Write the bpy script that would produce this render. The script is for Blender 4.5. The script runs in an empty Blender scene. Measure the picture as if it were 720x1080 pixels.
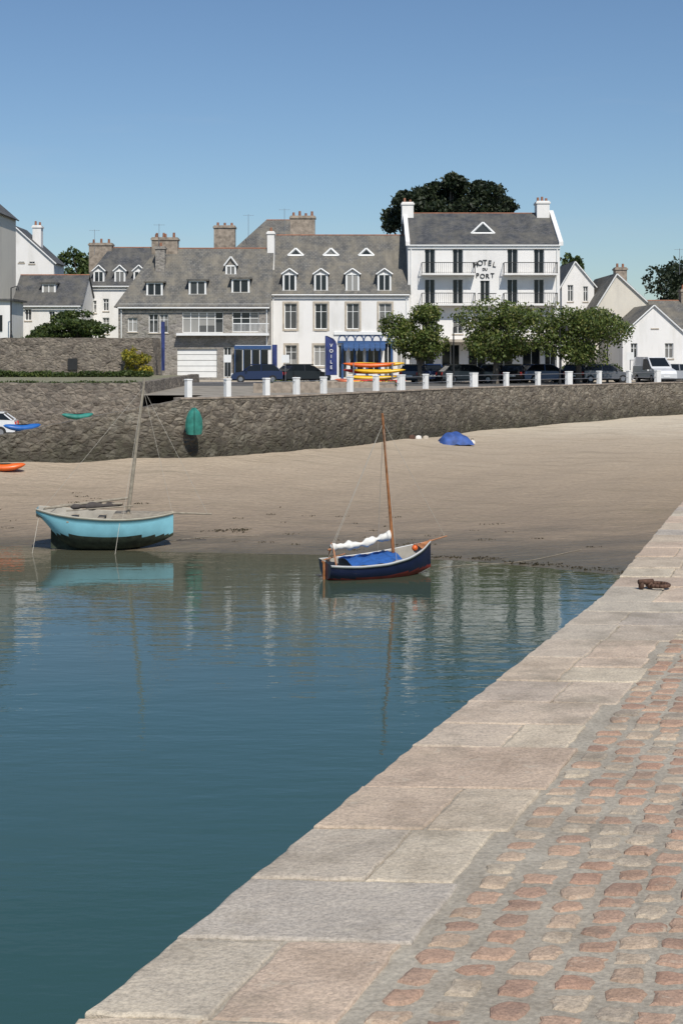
import bpy, math, random
import numpy as np
from mathutils import Vector, Matrix
random.seed(7); rng=np.random.default_rng(7)
EYE=7.2; PROM=4.84; PIER=5.55
scene=bpy.context.scene
# ---------------------------------------------------------------- materials
def newmat(name):
    m=bpy.data.materials.new(name); m.use_nodes=True
    nt=m.node_tree; b=nt.nodes["Principled BSDF"]; return m,nt,b
def N(nt,t,**k):
    n=nt.nodes.new(t)
    for a,v in k.items(): setattr(n,a,v)
    return n
def ramp(nt,fac,stops):
    r=N(nt,'ShaderNodeValToRGB'); e=r.color_ramp.elements
    while len(e)<len(stops): e.new(0.5)
    for i,(p,c) in enumerate(stops):
        e[i].position=p; e[i].color=(c[0],c[1],c[2],1)
    nt.links.new(fac,r.inputs[0]); return r.outputs[0]
def mix(nt,fac,a,b,mode='MIX'):
    n=N(nt,'ShaderNodeMix',data_type='RGBA',blend_type=mode)
    for s,v in ((0,fac),(6,a),(7,b)):
        if isinstance(v,(int,float)): n.inputs[s].default_value=v
        elif isinstance(v,tuple): n.inputs[s].default_value=(v[0],v[1],v[2],1)
        else: nt.links.new(v,n.inputs[s])
    return n.outputs[2]
def noise(nt,scale,detail=4,vec=None,rough=.55):
    n=N(nt,'ShaderNodeTexNoise'); n.inputs['Scale'].default_value=scale
    n.inputs['Detail'].default_value=detail; n.inputs['Roughness'].default_value=rough
    if vec is None:
        vec=N(nt,'ShaderNodeTexCoord').outputs['Object']
    nt.links.new(vec,n.inputs['Vector']); return n.outputs['Fac']
def bump(nt,b,h,strength,dist):
    n=N(nt,'ShaderNodeBump'); n.inputs['Strength'].default_value=strength; n.inputs['Distance'].default_value=dist
    nt.links.new(h,n.inputs['Height']); nt.links.new(n.outputs[0],b.inputs['Normal'])
def objvec(nt,mode='xyz',sx=1,sy=1,sz=1):
    tc=N(nt,'ShaderNodeTexCoord').outputs['Object']
    if mode=='xyz' and (sx,sy,sz)==(1,1,1): return tc
    s=N(nt,'ShaderNodeSeparateXYZ'); nt.links.new(tc,s.inputs[0])
    c=N(nt,'ShaderNodeCombineXYZ')
    def mul(o,k):
        m=N(nt,'ShaderNodeMath',operation='MULTIPLY'); nt.links.new(o,m.inputs[0]); m.inputs[1].default_value=k; return m.outputs[0]
    if mode=='wall':
        a=N(nt,'ShaderNodeMath',operation='ADD'); nt.links.new(s.outputs[0],a.inputs[0]); nt.links.new(s.outputs[1],a.inputs[1])
        nt.links.new(mul(a.outputs[0],sx),c.inputs[0]); nt.links.new(mul(s.outputs[2],sz),c.inputs[1])
    else:
        nt.links.new(mul(s.outputs[0],sx),c.inputs[0]); nt.links.new(mul(s.outputs[1],sy),c.inputs[1]); nt.links.new(mul(s.outputs[2],sz),c.inputs[2])
    return c.outputs[0]
def plain(name,col,rough=.6,metal=0,var=.15,scale=3,coat=0):
    m,nt,b=newmat(name)
    f=noise(nt,scale,4)
    lo=tuple(c*(1-var) for c in col); hi=tuple(min(1,c*(1+var)) for c in col)
    nt.links.new(ramp(nt,f,[(.3,lo),(.7,hi)]),b.inputs['Base Color'])
    b.inputs['Roughness'].default_value=rough; b.inputs['Metallic'].default_value=metal
    if coat: b.inputs['Coat Weight'].default_value=coat
    return m
def render_mat(name,col,dirt=(.5,.47,.42)):
    m,nt,b=newmat(name)
    v=objvec(nt,'xyz',1,1,.25)
    f=noise(nt,1.2,6,v); g=noise(nt,.35,3)
    c=mix(nt,ramp(nt,f,[(.5,(0,0,0)),(.8,(.6,.6,.6))]),col,dirt)
    c=mix(nt,ramp(nt,g,[(.4,(0,0,0)),(.75,(.3,.3,.3))]),c,tuple(k*.75 for k in col))
    nt.links.new(c,b.inputs['Base Color']); b.inputs['Roughness'].default_value=.85
    return m
M={}
M['white']=render_mat('white_render',(.82,.8,.77),(.58,.56,.5))
M['cream']=render_mat('cream_render',(.68,.63,.54))
M['greyrender']=render_mat('grey_render',(.42,.39,.35),(.3,.28,.25))
M['trim']=plain('white_paint',(.8,.8,.78),.5,var=.04)
M['surround']=plain('granite_surround',(.47,.41,.33),.8,var=.2)
def slate(name,a,b_,c_):
    m,nt,b=newmat(name)
    v=objvec(nt,'xyz')
    s=N(nt,'ShaderNodeSeparateXYZ'); nt.links.new(v,s.inputs[0])
    ad=N(nt,'ShaderNodeMath',operation='ADD'); nt.links.new(s.outputs[1],ad.inputs[0]); nt.links.new(s.outputs[2],ad.inputs[1])
    c=N(nt,'ShaderNodeCombineXYZ'); nt.links.new(s.outputs[0],c.inputs[0]); nt.links.new(ad.outputs[0],c.inputs[1])
    br=N(nt,'ShaderNodeTexBrick'); nt.links.new(c.outputs[0],br.inputs['Vector'])
    br.inputs['Scale'].default_value=1; br.inputs['Brick Width'].default_value=.3; br.inputs['Row Height'].default_value=.3
    br.inputs['Mortar Size'].default_value=.012
    br.inputs['Color1'].default_value=(*a,1); br.inputs['Color2'].default_value=(*b_,1); br.inputs['Mortar'].default_value=(.02,.02,.022,1)
    f=noise(nt,.8,6,rough=.7)
    col=mix(nt,ramp(nt,f,[(.4,(0,0,0)),(.62,(.85,.85,.85))]),br.outputs['Color'],c_)
    st=noise(nt,2.2,5,objvec(nt,'xyz',1,.2,.2),.7)
    col=mix(nt,.8,col,ramp(nt,st,[(.3,(.65,.65,.65)),(.7,(1.2,1.2,1.18))]),'MULTIPLY')
    nt.links.new(col,b.inputs['Base Color'])
    b.inputs['Roughness'].default_value=.7
    bump(nt,b,br.outputs['Fac'],-.4,.02); return m
M['slate']=slate('slate_dark',(.05,.055,.062),(.1,.1,.105),(.13,.122,.105))
M['slate_l']=slate('slate_weathered',(.095,.095,.092),(.165,.158,.145),(.2,.178,.14))
def rubble(name,cols,mortar,scale=2.2,zs=1.5,dark=None,bs=.6,ag=1.,ej=1.):
    m,nt,b=newmat(name)
    v=objvec(nt,'wall',ag,1,zs)
    nz=N(nt,'ShaderNodeTexNoise'); nz.inputs['Scale'].default_value=1.7; nt.links.new(v,nz.inputs['Vector'])
    vm=N(nt,'ShaderNodeVectorMath',operation='MULTIPLY_ADD'); nt.links.new(nz.outputs['Color'],vm.inputs[0]); vm.inputs[1].default_value=(.45,.35,0); nt.links.new(v,vm.inputs[2])
    v1=N(nt,'ShaderNodeTexVoronoi'); v1.inputs['Scale'].default_value=scale; nt.links.new(vm.outputs[0],v1.inputs['Vector'])
    v2=N(nt,'ShaderNodeTexVoronoi',feature='DISTANCE_TO_EDGE'); v2.inputs['Scale'].default_value=scale; nt.links.new(vm.outputs[0],v2.inputs['Vector'])
    sp=N(nt,'ShaderNodeSeparateColor'); nt.links.new(v1.outputs['Color'],sp.inputs[0])
    c=ramp(nt,sp.outputs[0],[(i/(len(cols)-1),k) for i,k in enumerate(cols)])
    e=ramp(nt,v2.outputs['Distance'],[(.0,(1-ej,)*3),(.09,(1,1,1))])
    c=mix(nt,e,mortar,c)
    c=mix(nt,.7,c,ramp(nt,noise(nt,6,5,rough=.7),[(.3,(.3,.3,.3)),(.7,(1.15,1.12,1.1))]),'MULTIPLY')
    if dark:
        z=N(nt,'ShaderNodeSeparateXYZ'); nt.links.new(objvec(nt),z.inputs[0])
        za=N(nt,'ShaderNodeMath',operation='MULTIPLY_ADD'); nt.links.new(noise(nt,.8,6,objvec(nt,'xyz',1,1,.5),.7),za.inputs[0]); za.inputs[1].default_value=-2.6; nt.links.new(z.outputs[2],za.inputs[2])
        mr=N(nt,'ShaderNodeMapRange'); nt.links.new(za.outputs[0],mr.inputs[0]); mr.inputs[1].default_value=dark[0]; mr.inputs[2].default_value=dark[1]; mr.inputs[3].default_value=.88; mr.inputs[4].default_value=0.1
        c=mix(nt,mr.outputs[0],c,mix(nt,ramp(nt,noise(nt,3,4),[(.4,(0,0,0)),(.6,(1,1,1))]),(.055,.052,.032),(.028,.024,.016)))
        c=mix(nt,ramp(nt,noise(nt,1.1,7,rough=.7),[(.55,(0,0,0)),(.68,(.45,.45,.45))]),c,(.3,.28,.22))
    nt.links.new(c,b.inputs['Base Color']); b.inputs['Roughness'].default_value=.9
    hh=N(nt,'ShaderNodeMath',operation='MULTIPLY_ADD'); nt.links.new(noise(nt,5,5,rough=.7),hh.inputs[0]); hh.inputs[1].default_value=.5; nt.links.new(v2.outputs['Distance'],hh.inputs[2])
    bump(nt,b,hh.outputs[0],bs,.17); return m
M['seawall']=rubble('sea_wall_rubble',[(.13,.11,.09),(.23,.195,.15),(.32,.28,.22),(.17,.145,.12)],(.11,.098,.08),2.9,1.6,(1.1,2.9),1.,.75,.7)
M['wallstone']=rubble('field_stone',[(.13,.11,.09),(.22,.185,.15),(.29,.25,.2),(.18,.155,.13)],(.16,.145,.12),2.7,1.6,None,.8,1,.7)
M['housestone']=rubble('house_stone',[(.24,.22,.19),(.33,.31,.27),(.38,.35,.31),(.28,.26,.24)],(.34,.32,.29),2.0,1.5)
def glassmat():
    m,nt,b=newmat('window_glass')
    g=N(nt,'ShaderNodeNewGeometry')
    nt.links.new(ramp(nt,g.outputs['Random Per Island'],[(0,(.012,.015,.02)),(.45,(.025,.03,.034)),(.65,(.1,.1,.1)),(1,(.34,.33,.31))]),b.inputs['Base Color'])
    b.inputs['Roughness'].default_value=.08; b.inputs['Specular IOR Level'].default_value=.4
    return m
M['glass']=glassmat()
M['dglass']=plain('dark_glass',(.012,.015,.018),.08,var=.1); M['dglass'].node_tree.nodes['Principled BSDF'].inputs['Specular IOR Level'].default_value=.35
M['ridge']=plain('terracotta_ridge',(.27,.12,.07),.8,var=.3)
M['brickch']=plain('chimney_stone',(.3,.25,.2),.9,var=.4,scale=3)
M['asphalt']=plain('asphalt',(.09,.088,.085),.9,var=.25,scale=1.5)
M['black']=plain('black_rubber',(.015,.015,.015),.7)
M['metal']=plain('steel',(.35,.35,.36),.4,.8)
M['darkmetal']=plain('dark_metal',(.03,.03,.03),.5,.3)
M['blue']=plain('blue_paint',(.03,.08,.2),.6)
M['bluek']=plain('blue_kayak_plastic',(.02,.12,.4),.4)
M['blueb']=plain('blue_banner',(.025,.04,.15),.8,var=.3)
M['wood']=plain('varnished_wood',(.36,.15,.06),.45,var=.35,scale=6)
M['greywood']=plain('weathered_wood',(.3,.26,.2),.8,var=.3,scale=6)
M['rope']=plain('rope',(.45,.42,.36),.9)
M['orange']=plain('orange_plastic',(.72,.13,.02),.35)
M['yellow']=plain('yellow_plastic',(.78,.46,.02),.35)
M['red']=plain('red_plastic',(.5,.03,.02),.4)
M['teal']=plain('teal_paint',(.03,.2,.16),.6,var=.3)
M['canvas']=plain('white_canvas',(.75,.73,.68),.9,var=.12,scale=8)
M['rust']=plain('rusty_iron',(.11,.06,.04),.8,.3,var=.5,scale=30)
def leafmat(name,stops):
    m,nt,b=newmat(name); g=N(nt,'ShaderNodeNewGeometry')
    c=ramp(nt,g.outputs['Random Per Island'],stops)
    c=mix(nt,.6,c,ramp(nt,noise(nt,.9,2),[(.35,(.5,.5,.5)),(.65,(1.25,1.2,1.1))]),'MULTIPLY')
    nt.links.new(c,b.inputs['Base Color']); b.inputs['Roughness'].default_value=.6
    tr=N(nt,'ShaderNodeBsdfTranslucent'); nt.links.new(c,tr.inputs[0])
    ms=N(nt,'ShaderNodeMixShader'); ms.inputs[0].default_value=.25
    nt.links.new(b.outputs[0],ms.inputs[1]); nt.links.new(tr.outputs[0],ms.inputs[2])
    nt.links.new(ms.outputs[0],nt.nodes['Material Output'].inputs[0]); return m
M['leaf']=leafmat('plane_leaves',[(0,(.055,.09,.018)),(.5,(.1,.145,.028)),(.85,(.16,.19,.04)),(1,(.24,.23,.07))])
M['leafd']=leafmat('cypress_leaves',[(0,(.01,.02,.009)),(.6,(.025,.042,.016)),(1,(.05,.065,.024))])
M['leafm']=leafmat('hedge_leaves',[(0,(.03,.055,.012)),(.6,(.06,.095,.02)),(1,(.11,.14,.03))])
M['leafy']=leafmat('yellow_broom',[(0,(.1,.13,.02)),(.4,(.26,.25,.03)),(1,(.5,.4,.03))])
M['bark']=plain('bark',(.12,.1,.08),.9,var=.4,scale=5)
# ---------------------------------------------------------------- mesh builder
class MB:
    def __init__(s): s.v=[]; s.f=[]; s.mi=[]
    def poly(s,pts,mi=0):
        n=len(s.v); s.v+= [tuple(p) for p in pts]; s.f.append(tuple(range(n,n+len(pts)))); s.mi.append(mi)
    def box(s,x0,x1,y0,y1,z0,z1,mi=0,M=None):
        n=len(s.v)
        P=[(x0,y0,z0),(x1,y0,z0),(x1,y1,z0),(x0,y1,z0),(x0,y0,z1),(x1,y0,z1),(x1,y1,z1),(x0,y1,z1)]
        if M is not None: P=[tuple(M@Vector(p)) for p in P]
        s.v+=P
        for f in ((0,3,2,1),(4,5,6,7),(0,1,5,4),(1,2,6,5),(2,3,7,6),(3,0,4,7)):
            s.f.append(tuple(n+i for i in f)); s.mi.append(mi)
    def cyl(s,p0,p1,r0,r1=None,n=8,mi=0,cap=True):
        if r1 is None: r1=r0
        p0=Vector(p0);p1=Vector(p1); d=(p1-p0).normalized()
        a=d.orthogonal().normalized(); b=d.cross(a); k=len(s.v)
        for p,r in ((p0,r0),(p1,r1)):
            for i in range(n):
                t=2*math.pi*i/n; s.v.append(tuple(p+a*math.cos(t)*r+b*math.sin(t)*r))
        for i in range(n):
            j=(i+1)%n; s.f.append((k+i,k+j,k+n+j,k+n+i)); s.mi.append(mi)
        if cap:
            s.f.append(tuple(k+i for i in reversed(range(n)))); s.mi.append(mi)
            s.f.append(tuple(k+n+i for i in range(n))); s.mi.append(mi)
    def line(s,pts,r,n=5,mi=0):
        for a,b in zip(pts[:-1],pts[1:]): s.cyl(a,b,r,r,n,mi)
    def grid(s,P,mi=0):
        n=len(s.v); a=len(P); b=len(P[0])
        for row in P: s.v+=[tuple(p) for p in row]
        for i in range(a-1):
            for j in range(b-1):
                s.f.append((n+i*b+j,n+(i+1)*b+j,n+(i+1)*b+j+1,n+i*b+j+1)); s.mi.append(mi)
    def build(s,name,mats,parent=None,smooth=False,loc=None):
        if not s.v: return None
        me=bpy.data.meshes.new(name); me.from_pydata(s.v,[],s.f)
        if not isinstance(mats,(list,tuple)): mats=[mats]
        for m in mats: me.materials.append(m)
        me.polygons.foreach_set('material_index',s.mi)
        if smooth: me.polygons.foreach_set('use_smooth',[True]*len(me.polygons))
        me.update()
        o=bpy.data.objects.new(name,me); scene.collection.objects.link(o)
        if parent: o.parent=parent
        if loc: o.location=loc
        return o
def empty(name,loc=(0,0,0),rz=0):
    e=bpy.data.objects.new(name,None); scene.collection.objects.link(e); e.empty_display_size=.5
    e.location=loc; e.rotation_euler=(0,0,rz)
    return e
# survey sheets: elevation drawings of the village front, scale depends on how far the front stands
F=1500.
def SX(u,Y): return (u-360)*Y/F
def SZ(v,Y): return EYE+(372-v)*Y/F
# ---------------------------------------------------------------- buildings
class House:
    def __init__(s,name):
        s.e=empty(name); s.w=MB(); s.g=MB(); s.fr=MB(); s.su=MB(); s.r=MB(); s.ch=MB(); s.x=MB(); s.ri=MB()
    def facade(s,x0,x1,z0,z1,y,ops,rev=.18):
        xs=sorted(set([x0,x1]+[o[0] for o in ops]+[o[1] for o in ops])); zs=sorted(set([z0,z1]+[o[2] for o in ops]+[o[3] for o in ops]))
        xs=[x for x in xs if x0<=x<=x1]; zs=[z for z in zs if z0<=z<=z1]
        for i in range(len(xs)-1):
            for j in range(len(zs)-1):
                cx=(xs[i]+xs[i+1])/2; cz=(zs[j]+zs[j+1])/2
                if any(o[0]<cx<o[1] and o[2]<cz<o[3] for o in ops): continue
                s.w.poly([(xs[i],y,zs[j]),(xs[i+1],y,zs[j]),(xs[i+1],y,zs[j+1]),(xs[i],y,zs[j+1])])
        for a,b,c,d,k in ops:
            yr=y+rev
            s.w.poly([(a,y,c),(a,yr,c),(a,yr,d),(a,y,d)]); s.w.poly([(b,y,c),(b,y,d),(b,yr,d),(b,yr,c)])
            s.w.poly([(a,y,d),(a,yr,d),(b,yr,d),(b,y,d)]); s.w.poly([(a,y,c),(b,y,c),(b,yr,c),(a,yr,c)])
            if k=='g':
                s.fr.box(a,b,yr-.04,yr,c,d)
                n=5
                for i in range(1,n): s.x.box(a,b,yr-.05,yr-.041,c+(d-c)*i/n-.015,c+(d-c)*i/n+.015)
                continue
            nb=max(1,int(round((b-a)/.65))); nb=max(2,nb)
            if k=='b':
                s.x.poly([(a,yr,c),(b,yr,c),(b,yr,d),(a,yr,d)])
                t=.05; yf=yr-.05
                s.fr.box(a,a+t,yf,yr-.003,c,d); s.fr.box(b-t,b,yf,yr-.003,c,d); s.fr.box((a+b)/2-.02,(a+b)/2+.02,yf,yr-.003,c,d)
                continue
            for i in range(0,nb,2):
                xa=a+(b-a)*i/nb; xb=a+(b-a)*min(nb,i+2)/nb
                zc=c+(d-c)*random.choice((.0,.35,.5,.0))
                if zc>c: s.g.poly([(xa,yr,c),(xb,yr,c),(xb,yr,zc),(xa,yr,zc)])
                s.g.poly([(xa,yr+.001,zc),(xb,yr+.001,zc),(xb,yr+.001,d),(xa,yr+.001,d)])
            t=.06; yf=yr-.05; F_=s.fr
            F_.box(a,a+t,yf,yr-.003,c,d); F_.box(b-t,b,yf,yr-.003,c,d); F_.box(a+t,b-t,yf,yr-.003,c,c+t); F_.box(a+t,b-t,yf,yr-.003,d-t,d)
            for i in range(1,nb):
                xm=a+(b-a)*i/nb; F_.box(xm-.03,xm+.03,yf,yr-.003,c+t,d-t)
            if d-c>1.0 and k!='d': F_.box(a+t,b-t,yf+.01,yr-.004,c+(d-c)*.68-.02,c+(d-c)*.68+.02)
            if k=='s':
                q=.17; yo=y-.03
                s.su.box(a-q,a-.002,yo,y+.02,c-q,d+q); s.su.box(b+.002,b+q,yo,y+.02,c-q,d+q)
                s.su.box(a-.002,b+.002,yo,y+.02,d+.002,d+q); s.su.box(a-.002,b+.002,yo-.04,y+.02,c-q,c-.002)
            else:
                s.su.box(a-.06,b+.06,y-.06,y+.02,c-.1,c-.003)
    def body(s,x0,x1,z0,ze,Y,D,zr,ops,ov=.25,hL=0,hR=0):
        s.geo=(x0,x1,z0,ze,Y,D,zr); s.facade(x0,x1,z0,ze,Y,ops)
        Yb=Y+D; Ym=Y+D/2
        s.w.poly([(x0,Yb,z0),(x0,Y,z0),(x0,Y,ze),(x0,Yb,ze)]); s.w.poly([(x1,Y,z0),(x1,Yb,z0),(x1,Yb,ze),(x1,Y,ze)])
        s.w.poly([(x1,Yb,z0),(x0,Yb,z0),(x0,Yb,ze),(x1,Yb,ze)])
        sl=(zr-ze)/(D/2); s.sl=sl
        if not hL: s.w.poly([(x0,Yb,ze),(x0,Y,ze),(x0,Ym,zr-.05)])
        if not hR: s.w.poly([(x1,Y,ze),(x1,Yb,ze),(x1,Ym,zr-.05)])
        oL=ov if hL else .12; oR=ov if hR else .12
        zo=ze-ov*sl; e=.06
        A=(x0-oL,Y-ov,zo+e);B=(x1+oR,Y-ov,zo+e);C=(x1+oR,Yb+ov,zo+e);Dd=(x0-oL,Yb+ov,zo+e)
        R0=(x0-oL+(hL+oL if hL else 0),Ym,zr+e); R1=(x1+oR-(hR+oR if hR else 0),Ym,zr+e)
        s.r.poly([A,B,R1,R0]); s.r.poly([C,Dd,R0,R1])
        if hL: s.r.poly([Dd,A,R0])
        if hR: s.r.poly([B,C,R1])
        s.ri.cyl(R0,R1,.09,.09,6)
        s.fr.cyl((x0,Y-ov-.06,zo),(x1,Y-ov-.06,zo),.06,.06,6)
        for gx in (x0+.25,x1-.25): s.fr.cyl((gx,Y-.06,z0),(gx,Y-.06,ze),.05,.05,6)
    def dormer(s,xc,w,zb,zt,gable=.5):
        x0,x1,z0,ze,Y,D,zr=s.geo
        yf=Y+(zb-ze)/s.sl-.02; yb=Y+(zt+gable-ze)/s.sl+.2
        s.w.box(xc-w/2,xc+w/2,yf,Y+(zt-ze)/s.sl+.2,zb-.3,zt)
        if gable>0:
            o=.12
            L=(xc-w/2-o,yf-.15,zt-.06);R=(xc+w/2+o,yf-.15,zt-.06);T=(xc,yf-.15,zt+gable)
            L2=(L[0],yb,L[2]);R2=(R[0],yb,R[2]);T2=(T[0],yb,T[2])
            s.r.poly([L,T,T2,L2]); s.r.poly([R,R2,T2,T])
            s.w.poly([(xc-w/2,yf-.003,zt),(xc+w/2,yf-.003,zt),(xc,yf-.003,zt+gable-.1)])
            for P,Q in ((L,T),(T,R)): s.fr.cyl((P[0],P[1]-.02,P[2]),(Q[0],Q[1]-.02,Q[2]),.07,.07,5)
        else:
            s.r.box(xc-w/2-.15,xc+w/2+.15,yf-.2,Y+(zt-ze)/s.sl+.3,zt,zt+.08)
        if zb<zt-.3:
            a=.1; y=yf
            s.g.poly([(xc-w/2+a,y-.01,zb+.05),(xc+w/2-a,y-.01,zb+.05),(xc+w/2-a,y-.01,zt-.08),(xc-w/2+a,y-.01,zt-.08)])
            for q0,q1 in ((xc-w/2,xc-w/2+a+.05),(xc+w/2-a-.05,xc+w/2),(xc-.04,xc+.04)): s.fr.box(q0,q1,y-.05,y-.012,zb+.05,zt-.05)
            s.fr.box(xc-w/2,xc+w/2,y-.06,y-.013,zt-.12,zt+.0); s.fr.box(xc-w/2-.05,xc+w/2+.05,y-.07,y-.013,zb-.05,zb+.05)
    def tri(s,xc,w,zb,h):
        x0,x1,z0,ze,Y,D,zr=s.geo
        yf=Y+(zb-ze)/s.sl-.1; yb=Y+(zb+h-ze)/s.sl+.1
        L=(xc-w/2,yf,zb);R=(xc+w/2,yf,zb);T=(xc,yf,zb+h)
        s.r.poly([L,T,(xc,yb,zb+h),(xc-w/2,yb,zb)]); s.r.poly([R,(xc+w/2,yb,zb),(xc,yb,zb+h),T])
        s.g.poly([(L[0],yf+.03,L[2]),(R[0],yf+.03,R[2]),(T[0],yf+.03,T[2])])
        for P,Q in ((L,T),(T,R),(L,R)): s.fr.cyl(P,Q,.11,.11,5)
    def chimney(s,x0,x1,y0,y1,z0,z1,pots=2,white=False):
        (s.w if white else s.ch).box(x0,x1,y0,y1,z0,z1)
        (s.w if white else s.ch).box(x0-.08,x1+.08,y0-.08,y1+.08,z1-.25,z1-.1)
        for i in range(pots):
            x=x0+(x1-x0)*(i+.5)/pots; s.ri.cyl((x,(y0+y1)/2,z1),(x,(y0+y1)/2,z1+random.uniform(.25,.45)),.12,.1,8)
    def done(s,wall,roof,x=None):
        s.w.build('walls',M[wall],s.e); s.g.build('windows_glass',M['glass'],s.e); s.fr.build('frames',M['trim'],s.e)
        s.su.build('surrounds',M['surround'],s.e); r=s.r.build('roof',M[roof],s.e)
        if r:
            md=r.modifiers.new('t','SOLIDIFY'); md.thickness=.09; md.offset=0
        s.ch.build('chimneys',M['brickch'],s.e); s.ri.build('ridge_and_pots',M['ridge'],s.e)
        s.x.build('details',M[x or 'darkmetal'],s.e)
def op(Y,uc,vt,vb,w,k='w'):
    return (SX(uc-w/2,Y),SX(uc+w/2,Y),SZ(vb,Y),SZ(vt,Y),k)
# hotel
Y=120; h=House('hotel_building'); D=11; rl=MB()
ops=[]
for u in (453,482.5,540,568):
    ops+= [op(Y,u,263,288,11,'b'),op(Y,u,295,320,11,'b'),op(Y,u,333,352,11,'w')]
ops+=[op(Y,511,296,318,10,'b'),op(Y,511,333,352,11,'w')]
for u in (448,475,503,531,560,580): ops.append(op(Y,u,364,400,19 if u<575 else 12,'b'))
h.body(SX(430,Y),SX(590,Y),PROM,SZ(258,Y),Y,D,SZ(226,Y+D/2),ops,ov=.15)
x0,x1=SX(430,Y),SX(590,Y); ze=SZ(258,Y); zr=SZ(226,Y+D/2)
for xx in (x0-.2,x1-.1):   # raised white gable parapets
    for sgn in (0,1):
        ya=Y-.2 if sgn==0 else Y+D+.2; yb_=Y+D/2
        P=[(xx,ya,ze-.1),(xx+.35,ya,ze-.1),(xx+.35,yb_,zr+.0),(xx,yb_,zr+.0)]
        Q=[(p[0],p[1],p[2]+.35) for p in P]
        h.w.poly(Q)
        for i in range(4):
            j=(i+1)%4; h.w.poly([P[i],P[j],Q[j],Q[i]])
h.chimney(x0-.3,x0+.7,Y+4.6,Y+6.2,zr-.8,zr+1.0,2,True); h.chimney(x1-1.3,x1-.2,Y+4.6,Y+6.2,zr-.8,zr+1.1,3,True)
h.tri(SX(508,Y+2.5),2.0,SZ(247,Y+2.5),.95)
h.fr.box(x0,x1,Y-.12,Y+.02,ze-.35,ze-.15)
for (ua,ub) in ((444,500),(530,586)):
    for v in (289,321):
        a,b=SX(ua,Y),SX(ub,Y); z=SZ(v,Y)
        h.w.box(a,b,Y-1.0,Y-.003,z-.13,z)
        for q in range(int((b-a)/.17)+1): rl.box(a+q*.17,a+q*.17+.022,Y-.97,Y-.95,z,z+.88)
        rl.box(a,b,Y-.99,Y-.94,z+.88,z+.94); rl.box(a,b,Y-.98,Y-.95,z+.08,z+.11)
        for q in range(4):
            for xe in (a,b-.03): rl.box(xe,xe+.02,Y-.9+q*.22,Y-.88+q*.22,z,z+.88)
        for xe in (a,b-.05): rl.box(xe,xe+.04,Y-.93,Y-.003,z+.88,z+.93)
a,b=SX(500,Y),SX(522,Y); z=SZ(321,Y); h.w.box(a+.2,b,Y-.8,Y-.003,z-.15,z); rl.box(a+.2,b,Y-.8,Y-.75,z+.85,z+.92)
for q in range(9): rl.box(a+.2+q*.18,a+.22+q*.18,Y-.79,Y-.77,z,z+.86)
rl.build('balcony_railings',M['darkmetal'],h.e)
def text(body,size,x,y,z,mat,par,rot=(math.pi/2,0,0),ext=.02):
    c=bpy.data.curves.new('lettering','FONT'); c.body=body; c.size=size; c.align_x='CENTER'; c.align_y='CENTER'; c.extrude=ext; c.offset=.004
    o=bpy.data.objects.new('lettering',c); scene.collection.objects.link(o); c.materials.append(mat); o.location=(x,y,z); o.rotation_euler=rot; o.parent=par
for i,ch in enumerate('HOTEL'):
    t=(i-2); text(ch,.62,SX(511,Y)+t*.4,Y-.05,SZ(277,Y)-.045*t*t,M['darkmetal'],h.e,(math.pi/2,t*.1,0))
text('DU',.3,SX(511,Y),Y-.05,SZ(284,Y),M['darkmetal'],h.e)
for i,ch in enumerate('PORT'):
    t=(i-1.5); text(ch,.55,SX(511,Y)+t*.42,Y-.05,SZ(291.5,Y)+.03*t*t,M['darkmetal'],h.e)
h.su.box(SX(436,Y),SX(588,Y),Y-1.6,Y-.01,SZ(361,Y),SZ(358,Y))
h.done('white','slate','dglass')
# white row building
Y=119.5; D=10; h=House('white_terraced_building'); ops=[]
for u in (306.5,338.5,372,406): ops.append(op(Y,u,320,347,13,'s'))
ops+=[op(Y,307,364,387,12,'s'),op(Y,337,364,386,12,'s')]
ops+=[op(Y,361,364,399,9,'d'),op(Y,376,362,392,15,'d'),op(Y,394,362,392,15,'d'),op(Y,409,362,399,9,'d'),op(Y,423,362,390,10,'d')]
x0,x1=SX(285,Y),SX(431.5,Y)
h.body(x0,x1,PROM,SZ(308,Y),Y,D,SZ(249,Y+D/2),ops)
for u in (305.5,338.5,371.5,405): h.dormer(SX(u,Y+.5),1.15,SZ(307,Y+.4),SZ(289,Y+.6),.42)
for u in (312,349,386): h.tri(SX(u,Y+3.6),1.35,SZ(270,Y+3.6),.62)
zr=SZ(249,Y+D/2)
h.chimney(x0-.35,x0+.25,Y+1.8,Y+3.2,SZ(300,Y),SZ(244,Y+2),1,True)
h.w.poly([(x0-.3,Y+.2,SZ(304,Y)),(x0-.3,Y+D/2,zr),(x0+.1,Y+D/2,zr+.35),(x0+.1,Y,SZ(304,Y)+.3)])
h.chimney(SX(306,Y+5),SX(332,Y+5),Y+5.3,Y+6.4,zr-.6,SZ(227,Y+5),4)
h.chimney(SX(226,Y+9),SX(248,Y+9),Y+8.6,Y+9.8,zr-2.5,SZ(238,Y+9),3)
for q in range(5): h.x.box(SX(361+q*13,Y)-.1,SX(361+q*13,Y)+.1,Y-.1,Y-.012,PROM,SZ(363,Y))
h.x.box(SX(356,Y),SX(418,Y),Y-.14,Y-.01,SZ(362,Y),SZ(359.5,Y))
for q in range(7):
    xc=SX(361+q*9,Y); pts=[(xc+.34*math.cos(t_),Y-.02,SZ(359.5,Y)+.5*math.sin(t_)) for t_ in [math.pi*k/8 for k in range(9)]]
    for P,Q in zip(pts[:-1],pts[1:]): h.x.cyl(P,Q,.05,.05,5)
h.fr.box(SX(352,Y),SX(432,Y),Y-.12,Y-.01,SZ(353,Y),SZ(350,Y))
h.done('white','slate_l','blue')
e=empty('shop_awning'); a=MB()
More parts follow.
